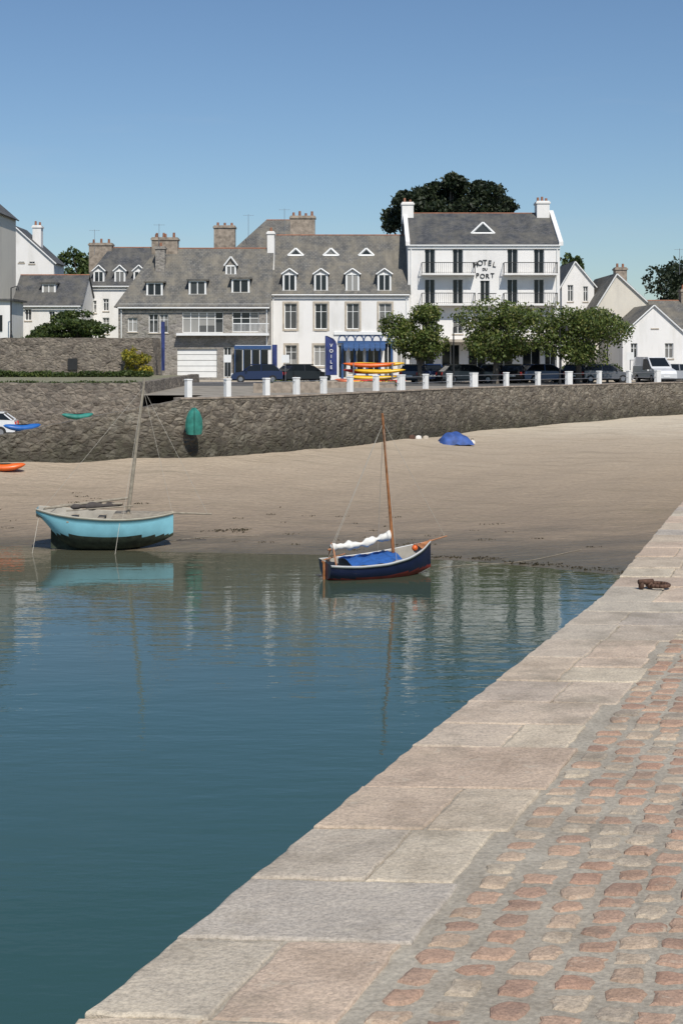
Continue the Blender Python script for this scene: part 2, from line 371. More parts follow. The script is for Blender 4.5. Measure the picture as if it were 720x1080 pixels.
for i in range(8):
    xa=SX(362,Y)+i*.44
    a.poly([(xa,Y-.15,SZ(361,Y)),(xa+.42,Y-.15,SZ(361,Y)),(xa+.42,Y-1.0,SZ(367,Y)),(xa,Y-1.0,SZ(367,Y))])
    a.poly([(xa,Y-1.0,SZ(367,Y)),(xa+.42,Y-1.0,SZ(367,Y)),(xa+.32,Y-1.02,SZ(370,Y)),(xa+.1,Y-1.02,SZ(370,Y))])
a.build('canopy',M['blue'],e); 
Y=131; h=House('slate_roofed_house'); h.body(SX(250,Y),SX(330,Y),PROM,SZ(262,Y),Y,8,SZ(233,Y+4),[],hL=2.5,hR=2); h.done('greyrender','slate_l')
# grey stone house
Y=117; D=9.5; h=House('grey_stone_house')
ops=[op(Y,162,331,351,10),op(Y,173,331,351,9),op(Y,214,329,351,43),op(Y,259,329,350,28),op(Y,208,368,398,42,'g'),op(Y,260,363,385,24,'w'),op(Y,240,366,398,8,'d'),op(Y,140,335,350,10)]
x0,x1=SX(125,Y),SX(284.5,Y)
h.body(x0,x1,PROM-.2,SZ(321,Y),Y,D,SZ(263,Y+D/2),ops,hL=2.6,ov=.3)
h.dormer(SX(164,Y+1.2),1.35,SZ(312,Y+1),SZ(298,Y+1.2),.0); h.dormer(SX(209,Y+1.2),1.45,SZ(311,Y+1),SZ(296,Y+1.2),.0); h.dormer(SX(254,Y+1.2),1.5,SZ(309,Y+1),SZ(294,Y+1.2),.0)
h.dormer(SX(244,Y+3),.9,SZ(290,Y+3),SZ(280,Y+3),.7)
h.chimney(SX(160,Y+4),SX(187,Y+4),Y+4.2,Y+5.3,SZ(285,Y),SZ(250,Y+4),3); h.chimney(SX(163,Y+2),SX(173,Y+2),Y+2.6,Y+3.6,SZ(300,Y),SZ(259,Y+2),1,True)
h.fr.box(SX(187,Y),SX(284,Y),Y-.8,Y-.01,SZ(354,Y),SZ(351.5,Y))
h.fr.box(SX(126,Y),SX(284,Y),Y-.1,Y-.01,SZ(323.5,Y),SZ(320.5,Y))
for q in range(30): h.fr.box(SX(246,Y)+q*.1,SX(246,Y)+.025+q*.1,Y-.77,Y-.74,SZ(351.5,Y),SZ(342,Y))
h.fr.box(SX(246,Y),SX(284,Y),Y-.8,Y-.72,SZ(342,Y),SZ(341,Y))
h.done('housestone','slate_l')
Y=116.4; s_=MB(); e=empty('blue_shop_front')
s_.box(SX(248,Y),SX(286,Y),Y,Y+.5,PROM,SZ(364,Y)); s_.build('front',M['white'],e)
g=MB(); f=MB()
for u in (252,261,270,279):
    g.box(SX(u-3.6,Y),SX(u+3.6,Y),Y-.03,Y-.005,PROM+.6,SZ(369,Y)); f.box(SX(u-4.4,Y),SX(u-3.7,Y),Y-.06,Y-.006,PROM+.5,SZ(368,Y))
f.box(SX(247,Y),SX(286,Y),Y-.08,Y-.004,SZ(368,Y),SZ(364.5,Y))
g.build('panes',M['dglass'],e); f.build('blue_joinery',M['blue'],e)
# upper left houses
GZ=8.15
Y=130; D=9; h=House('white_slate_house')
ops=[op(Y,112,315,328,6),op(Y,112,335,352,7),op(Y,99,317,330,6),op(Y,132,316,330,7),op(Y,150,316,330,7)]
h.body(SX(88,Y),SX(162,Y),GZ,SZ(300,Y),Y,D,SZ(262,Y+D/2),ops,hL=1.8)
for u in (106,128,148): h.dormer(SX(u,Y+1),1.0,SZ(298,Y+1),SZ(286,Y+1),.5)
h.chimney(SX(94,Y+4),SX(118,Y+4),Y+4,Y+5.2,SZ(285,Y),SZ(256,Y+4),3)
h.chimney(SX(160,Y+4),SX(176,Y+4),Y+4,Y+5.2,SZ(285,Y),SZ(250,Y+4),2)
h.done('white','slate')
Y=124; D=7; h=House('small_white_cottage')
ops=[op(Y,30,326,338,7),op(Y,55,328,340,6),op(Y,72,328,340,6)]
h.body(SX(14,Y),SX(86,Y),GZ,SZ(321,Y),Y,D,SZ(291,Y+D/2),ops)
h.dormer(SX(52,Y+1.4),1.2,SZ(309,Y+1.4),SZ(299,Y+1.4),0)
h.done('white','slate')
def gable_house(name,ua,ub,ve,up,vp,Y,D,wall,roof,ops,z0,chim=None):
    h=House(name); x0,x1=SX(ua,Y),SX(ub,Y); ze=SZ(ve,Y); xp=SX(up,Y); zp=SZ(vp,Y)
    h.facade(x0,x1,z0,ze,Y,list(ops)); h.w.poly([(x0,Y,ze),(x1,Y,ze),(xp,Y,zp)])
    h.w.poly([(x0,Y+D,z0),(x0,Y,z0),(x0,Y,ze),(x0,Y+D,ze)]); h.w.poly([(x1,Y,z0),(x1,Y+D,z0),(x1,Y+D,ze),(x1,Y,ze)])
    h.w.poly([(x1,Y+D,z0),(x0,Y+D,z0),(x0,Y+D,ze),(xp,Y+D,zp),(x1,Y+D,ze)])
    o=.12
    for xe in (x0,x1):
        sl=(zp-ze)/(xp-xe); xo=xe+(-.25 if xe<xp else .25); zo=ze+(xo-xe)*sl
        q=[(xo,Y-o,zo+.06),(xp,Y-o,zp+.06),(xp,Y+D+o,zp+.06),(xo,Y+D+o,zo+.06)]
        h.r.poly(q if xe>xp else q[::-1])
        h.fr.cyl((xo,Y-o-.03,zo),(xp,Y-o-.03,zp),.06,.06,5)
    if chim: h.chimney(*chim)
    h.done(wall,roof); return h
Y=136; gable_house('white_gabled_house',-20,57,276,16,239,Y,5,'white','slate',[op(Y,23,262,277,6),op(Y,34,264,278,6)],GZ,(SX(31,Y),SX(40,Y),Y+1.5,Y+2.5,SZ(268,Y),SZ(236,Y),2,True))
Y=118; gable_house('cream_townhouse',-80,-5,222,-42,190,Y,7.6,'cream','slate',[],GZ)
h=MB(); e=empty('flat_roofed_extension'); X_=SX(-12,117); h.box(X_-6,X_+2.2,115.2,120,GZ,SZ(318,117)); h.build('walls',M['white'],e); h=MB(); h.box(X_-6,X_+2.5,114.9,120.2,SZ(318,117),SZ(316,117)); h.build('flat_roof',M['slate'],e); h=MB(); h.box(X_+.8,X_+1.6,115.12,115.19,GZ+.8,GZ+2.1); h.build('window',M['dglass'],e)
Y=133; gable_house('narrow_white_house',592,626,300,606,276,Y,10,'white','slate',[op(Y,601,300.5,318,6),op(Y,617,302,318,5),op(Y,606,330,350,8)],PROM)
Y=128; gable_house('stone_gabled_house',627,690,326,650,289,Y,11,'cream','slate_l',[op(Y,645,330,345,7),op(Y,672,330,345,7)],PROM,(SX(651,Y),SX(663,Y),Y+1,Y+2.2,SZ(300,Y),SZ(281,Y),2))
Y=120; gable_house('white_gabled_cottage',656,722,352,689,322,Y,9,'white','slate_l',[op(Y,690,337,346,7),op(Y,668,362,378,7),op(Y,705,362,378,9)],PROM)
Y=124; h=House('slate_roofed_cottage'); h.body(SX(694,Y),SX(790,Y),PROM,SZ(346,Y),Y,8,SZ(318,Y+4),[op(Y,712,352,366,8),op(Y,760,352,366,8)]); h.chimney(SX(728,Y),SX(740,Y),Y+3.5,Y+4.5,SZ(330,Y),SZ(305,Y+4),2); h.done('white','slate_l')
for i,(a_,b_) in enumerate(((800,900),(905,1010),(-200,-85))):
    Y=124+i*2; h=House('village_house'); z_=PROM if i<2 else GZ
    h.body(SX(a_,Y),SX(b_,Y),z_,z_+5.5,Y,9,z_+9,[op(Y,a_+20+k*25,340,356,9) for k in range(3)] if i<2 else []); h.chimney(SX(a_+4,Y),SX(a_+15,Y),Y+4,Y+5,z_+8,z_+10.3,2); h.done('white','slate')
for (u,v,Y_) in ((168,236,121),(262,226,131),(300,220,125),(716,262,130),(100,242,134)):
    a=MB(); x=SX(u,Y_); z=SZ(v,Y_); a.cyl((x,Y_,z-2.4),(x,Y_,z),.02,.02,5); a.cyl((x-.5,Y_,z-.1),(x+.5,Y_,z-.1),.012,.012,4)
    for k in range(5): a.cyl((x-.4+k*.2,Y_-.2,z-.1),(x-.4+k*.2,Y_+.2,z-.1),.01,.01,4)
    a.build('tv_antenna',M['metal'])
# ---------------------------------------------------------------- terrain
path=[(-60,62,2.3),(-22,63.5,2.3),(-15.6,65,3.3),(-7.7,68,4.84),(-2.9,72,4.84),(8.5,90.,4.84),(23.6,104.5,4.84),(36,112,4.84),(200,118,4.84)]
px=[p[0] for p in path]; py=[p[1] for p in path]; pz=[p[2] for p in path]
def Ys(x): return np.interp(x,[-60,-12.8,-6.2,-.7,4.6,8.35,14,45],[57,53.2,51.4,50.7,49.1,46.4,43,38])
def beach_z(x,y):
    ys=Ys(x); yw=np.interp(x,px,py); t=(y-ys)/(yw-ys)
    top=np.interp(x,[-5,8,24],[2.2,2.25,2.65])
    z=np.where(t>0,top*np.clip(t,0,1)**.95,(y-ys)*.1)
    z=np.maximum(z,-4)
    return z+.05*np.sin(x*.7+y*.3)*np.clip(t*3,-.3,1)+.03*np.sin(x*1.9-y*1.1)*np.clip(np.abs(t)*4,0,1)
gx=np.arange(-60,60,.7); gy=np.concatenate([np.arange(0,44,2),np.arange(44,72,.4),np.arange(72,150,1.5)])
XX,YY=np.meshgrid(gx,gy,indexing='ij'); ZZ=beach_z(XX,YY)
b=MB(); b.grid([[ (XX[i,j],YY[i,j],ZZ[i,j]) for j in range(len(gy))] for i in range(len(gx))])
m,nt,bs=newmat('sand')
s=N(nt,'ShaderNodeSeparateXYZ'); nt.links.new(objvec(nt),s.inputs[0])
ad=N(nt,'ShaderNodeMath',operation='MULTIPLY_ADD'); nt.links.new(noise(nt,.35,5,objvec(nt,'xyz',.6,1.8,1)),ad.inputs[0]); ad.inputs[1].default_value=1.1; nt.links.new(s.outputs[2],ad.inputs[2])
ad2=N(nt,'ShaderNodeMath',operation='MULTIPLY_ADD'); nt.links.new(s.outputs[1],ad2.inputs[0]); ad2.inputs[1].default_value=.025; nt.links.new(ad.outputs[0],ad2.inputs[2])
mr=N(nt,'ShaderNodeMapRange'); nt.links.new(ad2.outputs[0],mr.inputs[0]); mr.inputs[1].default_value=1.6; mr.inputs[2].default_value=5.6
c=ramp(nt,mr.outputs[0],[(0,(.11,.095,.06)),(.1,(.16,.13,.09)),(.2,(.27,.21,.15)),(.5,(.38,.3,.215)),(.75,(.46,.375,.275)),(.95,(.6,.52,.4))])
c=mix(nt,.6,c,ramp(nt,noise(nt,5,7,rough=.7),[(.3,(.7,.7,.7)),(.7,(1.15,1.15,1.15))]),'MULTIPLY')
c=mix(nt,ramp(nt,noise(nt,.9,6,objvec(nt,'xyz',.3,1.8,1)),[(.52,(0,0,0)),(.68,(.42,.42,.42))]),c,(.21,.17,.115))
nt.links.new(c,bs.inputs['Base Color'])
nt.links.new(ramp(nt,mr.outputs[0],[(0,(.3,.3,.3)),(.12,(.5,.5,.5)),(.25,(.9,.9,.9))]),bs.inputs['Roughness'])
bump(nt,bs,noise(nt,3.,6,objvec(nt,'xyz',.6,1.6,1)),.9,.14)
b.build('beach_sand',m,smooth=True)
# water
m,nt,bs=newmat('harbour_water')
s=N(nt,'ShaderNodeSeparateXYZ'); nt.links.new(objvec(nt),s.inputs[0])
ad=N(nt,'ShaderNodeMath',operation='MULTIPLY_ADD'); nt.links.new(noise(nt,.12,4),ad.inputs[0]); ad.inputs[1].default_value=14; nt.links.new(s.outputs[1],ad.inputs[2])
mr=N(nt,'ShaderNodeMapRange'); nt.links.new(ad.outputs[0],mr.inputs[0]); mr.inputs[1].default_value=14; mr.inputs[2].default_value=62
nt.links.new(ramp(nt,mr.outputs[0],[(0,(.026,.075,.068)),(.45,(.033,.08,.069)),(.75,(.055,.078,.055)),(1,(.11,.1,.065))]),bs.inputs['Base Color'])
bs.inputs['Roughness'].default_value=.03; bs.inputs['IOR'].default_value=1.42
n1=noise(nt,1.1,3,objvec(nt,'xyz',.4,1.3,1)); n2=noise(nt,4.5,2,objvec(nt,'xyz',.6,1.3,1)); n3=noise(nt,.1,3)
a1=N(nt,'ShaderNodeMath',operation='MULTIPLY_ADD'); nt.links.new(n2,a1.inputs[0]); a1.inputs[1].default_value=.22; nt.links.new(n1,a1.inputs[2])
a2=N(nt,'ShaderNodeMath',operation='MULTIPLY'); nt.links.new(a1.outputs[0],a2.inputs[0]); nt.links.new(ramp(nt,n3,[(.35,(.35,.35,.35)),(.65,(1,1,1))]),a2.inputs[1])
bump(nt,bs,a2.outputs[0],1,.022)
w=MB(); w.poly([(-2500,-2500,0),(2500,-2500,0),(2500,2500,0),(-2500,2500,0)]); w.build('harbour_water',m)
# promenade + land
land=MB()
pp=[(x,y) for x,y,z in path[3:]]
for (x0,y0),(x1,y1) in zip(pp[:-1],pp[1:]):
    land.poly([(x0,y0,PROM),(x1,y1,PROM),(x1,141,PROM),(x0,141,PROM)])
land.poly([(-11.2,79,PROM),(-7.7,79,PROM),(-7.7,141,PROM),(-11.2,141,PROM)])
land.poly([(-2500,79,PROM),(-11.2,79,PROM),(-11.2,141,PROM),(-2500,141,PROM)])
land.poly([(200,118,PROM),(2500,118,PROM),(2500,141,PROM),(200,141,PROM)])
land.poly([(-2500,141,PROM),(2500,141,PROM),(2500,3000,PROM),(-2500,3000,PROM)])
m=plain('promenade_ground',(.27,.24,.195),.9,var=.3,scale=.8)
land.build('promenade_ground',m)
r=MB(); r.poly([(-14,101,PROM+.004),(14.5,101,PROM+.004),(34,113.2,PROM+.004),(34,114.5,PROM+.004),(-14,114.5,PROM+.004)]); r.build('road',M['asphalt'])
r=MB(); r.box(-14,38,114.5,116.3,PROM-.1,PROM+.13); r.build('pavement',M['surround'])
r=MB()
for i in range(12): r.box(-12+i*2.6,-11.9+i*2.6,109.8,114.2,PROM+.005,PROM+.009)
r.build('parking_markings',M['trim'])
rp=MB(); P=[]
def rz_(x): return float(np.interp(x,px,pz))-.02
for x in np.arange(-60,-7.6,.65): P.append([(x,float(np.interp(x,px,py))+.1,rz_(x)),(x,79.2,rz_(x))])
P.append([(-7.7,68.1,4.82),(-7.7,79.2,4.82)])
rp.grid(P); rp.build('slipway',plain('slipway_concrete',(.36,.31,.24),.9,var=.35,scale=1.2))
def wallstrip(name,pts,zb,mat,cap=.5,rough=.1,step=.3,lip=.12,parent=None):
    w=MB(); acc=[]
    for a,b in zip(pts[:-1],pts[1:]):
        d=Vector((b[0]-a[0],b[1]-a[1])); n=max(1,int(d.length/step)); nr=Vector((d.y,-d.x)).normalized()
        for i in range(n+1 if b is pts[-1] else n):
            t=i/n; acc.append((a[0]+d.x*t,a[1]+d.y*t,a[2]+(b[2]-a[2])*t,nr))
    P=[]
    for x,y,zt,nr in acc:
        col=[]
        zt2=zt+lip+random.uniform(-.03,.03)
        for k in range(13):
            z=zb+(zt2-zb)*k/12; o=random.uniform(-rough,rough)+(.25*(1-k/12)); 
            if k==12:o=.0
            col.append((x+nr.x*o,y+nr.y*o,z))
        col.append((x-nr.x*cap,y-nr.y*cap,zt2)); col.append((x-nr.x*cap,y-nr.y*cap,zt-.3))
        P.append(col)
    w.grid(P); return w.build(name,mat,parent)
wallstrip('sea_wall',path,1.2,M['seawall'],rough=.05)
cp=MB()
for a,b_ in zip(path[3:-2],path[4:-1]):
    d=Vector((b_[0]-a[0],b_[1]-a[1],0)); L=d.length; ang=math.atan2(d.y,d.x); n=int(L/1.1)
    for i in range(n):
        t=i*L/n; Mx=Matrix.Translation((a[0],a[1],0))@Matrix.Rotation(ang,4,'Z')
        cp.box(t+.01,t+L/n-.01,-.04,.6,PROM+.125,PROM+.2+random.uniform(-.02,.02),M=Mx)
cp.build('wall_coping',M['brickch'])
wallstrip('lower_terrace_wall',[(-80,79,5.4),(-11.2,79,5.4),(-11.2,112,5.4)],1.5,M['wallstone'],rough=.04,step=.4)
t=MB(); t.box(-200,-11.5,79.3,112.3,2,5.42); t.build('lower_terrace_ground',plain('terrace_gravel',(.2,.19,.12),.9,var=.3))
wallstrip('upper_terrace_wall',[(-80,112,GZ+.1),(-14.9,112,GZ+.1),(-14.9,116.9,GZ+.1)],4.5,M['wallstone'],rough=.04,step=.5)
t=MB(); t.box(-200,-18.35,112.3,260,4,GZ); t.box(-18.35,-15.1,112.3,116.8,4,GZ); t.build('upper_terrace_ground',plain('terrace_grass',(.08,.1,.04),.9,var=.3))
t=MB(); t.box(SX(72,111.8),SX(82,111.8),111.7,111.85,SZ(390,112),SZ(378,112)); t.build('wall_niche',M['darkmetal'])
# ---------------------------------------------------------------- pier
EP=[(-20,-9.65),(3.5,-.629),(5.52,.147),(9.67,1.80),(15.66,3.76),(113,35.)]
def eX(y): return float(np.interp(y,[p[0] for p in EP],[p[1] for p in EP]))
pm,nt,bs=newmat('pier_mortar')
c=ramp(nt,noise(nt,4,6,rough=.7),[(.3,(.29,.25,.195)),(.5,(.39,.345,.275)),(.7,(.48,.43,.345))])
c=mix(nt,.6,c,ramp(nt,noise(nt,60,3),[(.35,(.65,.65,.65)),(.65,(1.15,1.15,1.15))]),'MULTIPLY')
nt.links.new(c,bs.inputs['Base Color']); bs.inputs['Roughness'].default_value=.95
bump(nt,bs,noise(nt,45,5,rough=.7),.7,.012)
pier=empty('stone_pier')
w=MB(); P=[]
ys_=sorted(list(np.arange(-20,30,.5))+list(np.arange(30,113,3)))
for y in ys_: P.append([(eX(y)+7,y,-4),(eX(y)+7,y,PIER),(eX(y)+.05,y,PIER)])
w.grid([list(r)[::-1] for r in P]); w.build('deck_mortar',pm,pier)
w=MB(); P=[]
for y in np.arange(-20,113,.4):
    P.append([(eX(y)+.06+random.uniform(-.03,.03)-.1*(1-k/14),y,-4+(PIER-.26+4)*k/14) for k in range(15)]+[(eX(y)+.2,y,PIER-.26)])
w.grid(P); w.build('masonry_face',M['seawall'],pier)
def stonemat(name,stops,scale,bstr,bd,speck=.5,stain=.55):
    m,nt,b=newmat(name); g=N(nt,'ShaderNodeNewGeometry')
    c=ramp(nt,g.outputs['Random Per Island'],stops)
    c=mix(nt,.75,c,ramp(nt,noise(nt,scale*.25,6,rough=.65),[(.3,(.66,.64,.62)),(.5,(1,1,1)),(.72,(1.25,1.25,1.22))]),'MULTIPLY')
    c=mix(nt,speck,c,ramp(nt,noise(nt,scale*5,2,rough=.8),[(.35,(.55,.55,.55)),(.6,(1.22,1.22,1.22))]),'MULTIPLY')
    st=ramp(nt,noise(nt,2.3,7,rough=.72),[(.52,(0,0,0)),(.68,(stain,stain,stain))])
    c=mix(nt,st,c,(.23,.195,.145))
    li=ramp(nt,noise(nt,9,4,rough=.7),[(.6,(0,0,0)),(.68,(.5,.5,.5))])
    c=mix(nt,li,c,(.52,.46,.36))
    nt.links.new(c,b.inputs['Base Color']); b.inputs['Roughness'].default_value=.85
    a=N(nt,'ShaderNodeMath',operation='MULTIPLY_ADD'); nt.links.new(noise(nt,scale*4,3,rough=.7),a.inputs[0]); a.inputs[1].default_value=.35; nt.links.new(noise(nt,scale*.6,4),a.inputs[2])
    bump(nt,b,a.outputs[0],bstr,bd); return m
cop=stonemat('pier_coping_granite',[(0,(.5,.365,.27)),(.25,(.53,.42,.32)),(.45,(.44,.385,.31)),(.65,(.53,.45,.34)),(.85,(.47,.36,.27)),(1,(.43,.38,.32))],14,.9,.016)
sett=stonemat('granite_setts',[(0,(.38,.235,.165)),(.3,(.45,.305,.215)),(.5,(.34,.215,.155)),(.7,(.47,.36,.26)),(.86,(.44,.37,.28)),(.95,(.33,.27,.21)),(.985,(.11,.11,.11)),(1,(.1,.1,.1))],22,.9,.014,stain=.55)
def blockslab(mb,q0,q1,s0,s1,top,thick,r=.012,jit=.004,rounds=False,n=3,sq=4.):
    pts=[]
    def edge(a,b,k):
        for i in range(k): pts.append((a[0]+(b[0]-a[0])*i/k,a[1]+(b[1]-a[1])*i/k))
    edge((q0,s0),(q1,s0),n); edge((q1,s0),(q1,s1),n); edge((q1,s1),(q0,s1),n); edge((q0,s1),(q0,s0),n)
    cq=(q0+q1)/2; cs=(s0+s1)/2; hw=(q1-q0)/2; hs=(s1-s0)/2
    out=[]
    for (q,s) in pts:
        if rounds:
            u=(q-cq)/hw; v=(s-cs)/hs; l=(abs(u)**sq+abs(v)**sq)**(1/sq)
            q=cq+u/l*hw; s=cs+v/l*hs
        out.append((q+random.uniform(-jit,jit),s+random.uniform(-jit,jit)))
    k=len(mb.v); m_=len(out)
    tilt=(random.uniform(-1,1)*.015,random.uniform(-1,1)*.015)
    rings=[(0,-thick),(0,top-r*.9),(r*.4,top-r*.3),(r*1.3,top)]
    def W(q,s,z):
        y=s-.06*q; return (eX(y)+q,y,PIER+z)
    for ins,z in rings:
        for q,s in out:
            dq=cq-q; ds=cs-s; L=math.hypot(dq,ds)
            q2=q+dq/L*ins; s2=s+ds/L*ins
            mb.v.append(W(q2,s2,z+((q2-cq)*tilt[0]+(s2-cs)*tilt[1] if z>0 else 0)))
    nr=len(rings)
    for a in range(nr-1):
        for i in range(m_):
            j=(i+1)%m_; mb.f.append((k+a*m_+i,k+a*m_+j,k+(a+1)*m_+j,k+(a+1)*m_+i)); mb.mi.append(0)
    mb.f.append(tuple(k+(nr-1)*m_+i for i in range(m_))); mb.mi.append(0)
cm=MB(); s=-6
while s<60:
    L=random.uniform(.34,.62); g=.006
    W_=.65+random.uniform(-.05,.06)
    if random.random()<.72:
        q=random.uniform(.26,.4)
        blockslab(cm,-.02,q-g*.6,s+g,s+L-g,.008,.25,.008,.006,n=8)
        if L>.5 and random.random()<.5:
            sp=s+L*random.uniform(.4,.6)
            blockslab(cm,q+g*.6,W_,s+g,sp-g,.007,.1,.008,.006,n=6); blockslab(cm,q+g*.6,W_-.04,sp+g,s+L-g,.008,.1,.008,.006,n=6)
        else: blockslab(cm,q+g*.6,W_,s+g,s+L-g,.007,.1,.008,.006,n=8)
    else: blockslab(cm,-.02,W_,s+g,s+L-g,.008,.25,.008,.006,n=8)
    s+=L
cm.build('coping_slabs',cop,pier)
sm=MB(); colw=.132
for c_ in range(27):
    s=-1.5+random.uniform(0,.1); 
    while s<21:
        L=random.uniform(.09,.125)
        q=.75+c_*colw+.014*math.sin(s*1.3+c_)+random.uniform(-.012,.012)
        wd=random.uniform(.088,.114)
        if random.random()>.02:
            blockslab(sm,q-wd/2,q+wd/2,s,s+L-.024,.004+random.uniform(0,.006),.03,.011,.009,True,3,random.uniform(3.,7))
        s+=L+random.uniform(0.0,.01)
sm.build('granite_setts',sett,pier)
e=empty('mooring_ring',(2.2,9.9,PIER+.015),.3)
q=MB(); 
for i in range(16):
    a0=2*math.pi*i/16;a1=2*math.pi*(i+1)/16
    q.cyl((.075*math.cos(a0),.075*math.sin(a0),.02),(.075*math.cos(a1),.075*math.sin(a1),.02),.014,.014,8)
q.build('ring',M['rust'],e,True)
q=MB(); q.cyl((-.13,0,.0),(-.13,0,.045),.02,.02,8); q.cyl((-.06,0,.0),(-.06,0,.045),.02,.02,8); q.cyl((-.15,0,.045),(-.04,0,.045),.019,.019,8); q.build('staple',M['rust'],e,True)
# ---------------------------------------------------------------- foliage
def leaves(centers,radii,n,size):
    C=np.array(centers);R=np.array(radii); vol=(R[:,0]*R[:,1]*R[:,2])**(2/3); pr=vol/vol.sum()
    idx=rng.choice(len(C),n,p=pr); d=rng.normal(size=(n,3)); d/=np.linalg.norm(d,axis=1)[:,None]
    r=rng.uniform(.45,1.0,n)**.5; r*=1+.12*rng.normal(size=n)
    p=C[idx]+d*R[idx]*r[:,None]
    a=rng.normal(size=(n,3)); a/=np.linalg.norm(a,axis=1)[:,None]; b=np.cross(a,rng.normal(size=(n,3))); b/=np.linalg.norm(b,axis=1)[:,None]
    sz=size*rng.uniform(.6,1.3,n)[:,None]
    return np.stack([p-a*sz,p-b*sz*.55,p+a*sz,p+b*sz*.55],1).reshape(-1,3)
def leafobj(name,V,mat,parent=None):
    n=len(V)//4; me=bpy.data.meshes.new(name); me.vertices.add(len(V)); me.vertices.foreach_set('co',V.astype(np.float32).ravel())
    me.loops.add(len(V)); me.loops.foreach_set('vertex_index',np.arange(len(V),dtype=np.int32))
    me.polygons.add(n); me.polygons.foreach_set('loop_start',np.arange(0,len(V),4,dtype=np.int32)); me.polygons.foreach_set('loop_total',np.full(n,4,dtype=np.int32))
    me.update(calc_edges=True); me.validate(); me.materials.append(mat)
    o=bpy.data.objects.new(name,me); scene.collection.objects.link(o)
    if parent:o.parent=parent
    return o
def tree(name,x,y,z0,th,w,hh,n,size,mat,nl=14,d=None):
    e=empty(name,(x,y,z0)); d=d or w; t=MB(); C=[];R=[]
    cz=th+hh/2
    t.cyl((0,0,-.1),(random.uniform(-.1,.1),0,th),.05*w*.6+.08,.03*w*.6+.05,8)
    for i in range(nl):
        a=random.uniform(0,2*math.pi); rr=random.uniform(.05,.8)**.7; zz=random.uniform(-.42,.42)
        k=math.sqrt(max(.1,1-(zz*1.7)**2))
        c=(math.cos(a)*rr*w/2*k,math.sin(a)*rr*d/2*k,cz+zz*hh)
        s_=random.uniform(.13,.25); C.append(c); R.append((w*s_,d*s_,hh*s_*random.uniform(.7,1.1)))
        mid=(c[0]*.4,c[1]*.4,th+(c[2]-th)*.45)
        t.cyl((0,0,th*.85),mid,.04+.01*w,.03+.006*w,6); t.cyl(mid,c,.03+.006*w,.02,5)
    t.build('trunk_and_limbs',M['bark'],e)
    leafobj('crown',leaves(C,R,n,size),mat,e)
Yt=108
tree('plane_tree',SX(443,Yt),Yt,PROM,1.7,5.0,4.1,9000,.125,M['leaf'],24)
tree('plane_tree',SX(522,Yt),Yt,PROM,1.8,7.2,4.2,12000,.125,M['leaf'],34)
tree('plane_tree',SX(610,Yt),Yt,PROM,1.7,7.0,4.2,12000,.125,M['leaf'],34)
Yc=146; e=empty('monterey_cypress',(SX(470,Yc),Yc,PROM)); t=MB(); C=[];R=[]
spec=[(415,228,12,11),(430,216,17,12),(412,238,9,7),(447,206,16,10),(462,200,17,10),(478,194,14,9),(490,203,22,11),(512,206,18,11),(528,214,15,9),(538,217,10,5),(470,216,26,14),(500,222,26,12),(440,232,22,13),(475,188,7,5),(520,226,20,9),(455,225,20,12),(424,206,7,5),(504,197,9,5)]
for u,v,ru,rv in spec:
    c=(SX(u,Yc)-SX(470,Yc),random.uniform(-2,2),SZ(v,Yc)-PROM); C.append(c); R.append((ru*Yc/F,min(ru,18)*Yc/F*1.2,rv*Yc/F)); t.cyl((0,0,6),c,.25,.08,6)
t.cyl((0,0,0),(0,0,14),.7,.4,10); t.build('trunk_and_limbs',M['bark'],e); leafobj('crown',leaves(C,R,20000,.22),M['leafd'],e)
tree('dark_tree',SX(708,150),150,PROM,5,7.5,6.6,7000,.22,M['leafd'],20)
tree('dark_tree',SX(745,150),155,PROM,4,9,8,6000,.25,M['leafd'],18)
tree('garden_tree',SX(597,142),142,PROM,8,3.2,4.5,2500,.2,M['leafm'])
tree('garden_tree',SX(84,150),150,GZ,6,4,4.3,2500,.2,M['leafm'])
tree('garden_bush',SX(82,116),116,GZ,.1,5.2,2.4,5000,.14,M['leafm'],20)
tree('garden_bush',SX(58,116),115.5,GZ,.1,4,1.3,2500,.14,M['leafm'])
tree('yellow_broom_bush',SX(146,110),110.6,5.42,.05,2.4,1.7,3000,.09,M['leafy'])
tree('yellow_broom_bush',SX(134,110),111,5.42,.3,1.4,1.8,1200,.09,M['leafy'])
def strip_leaves(name,x0,x1,y,z,hw,hh,n,size,mat,step=.6):
    C=[];R=[]; x=x0
    while x<x1:
        C.append((x,y+random.uniform(-.2,.2),z+random.uniform(.2,.6)*hh)); R.append((step*1.2,hw,hh*random.uniform(.3,.65))); x+=step
    return leafobj(name,leaves(C,R,n,size),mat)
strip_leaves('hedge',-30,SX(160,105),104,5.42,.6,.5,8000,.1,M['leafm'])
strip_leaves('wall_top_grass',-24,-11.8,80.2,5.42,.4,.2,2500,.07,M['leafm'])
strip_leaves('terrace_hedge',SX(600,117),SX(650,117),117,PROM,.6,1.6,3000,.12,M['leafm'])
strip_leaves('flower_bed',-4.5,3.5,97,PROM,.6,.5,2500,.07,M['leafm'])
C=[];R=[]
for i in range(120):
    C.append((random.uniform(-150,150),random.uniform(175,230),PROM+random.uniform(1,5))); R.append((random.uniform(4,9),4,random.uniform(2,4)))
leafobj('distant_trees',leaves(C,R,22000,.7),M['leafd'])
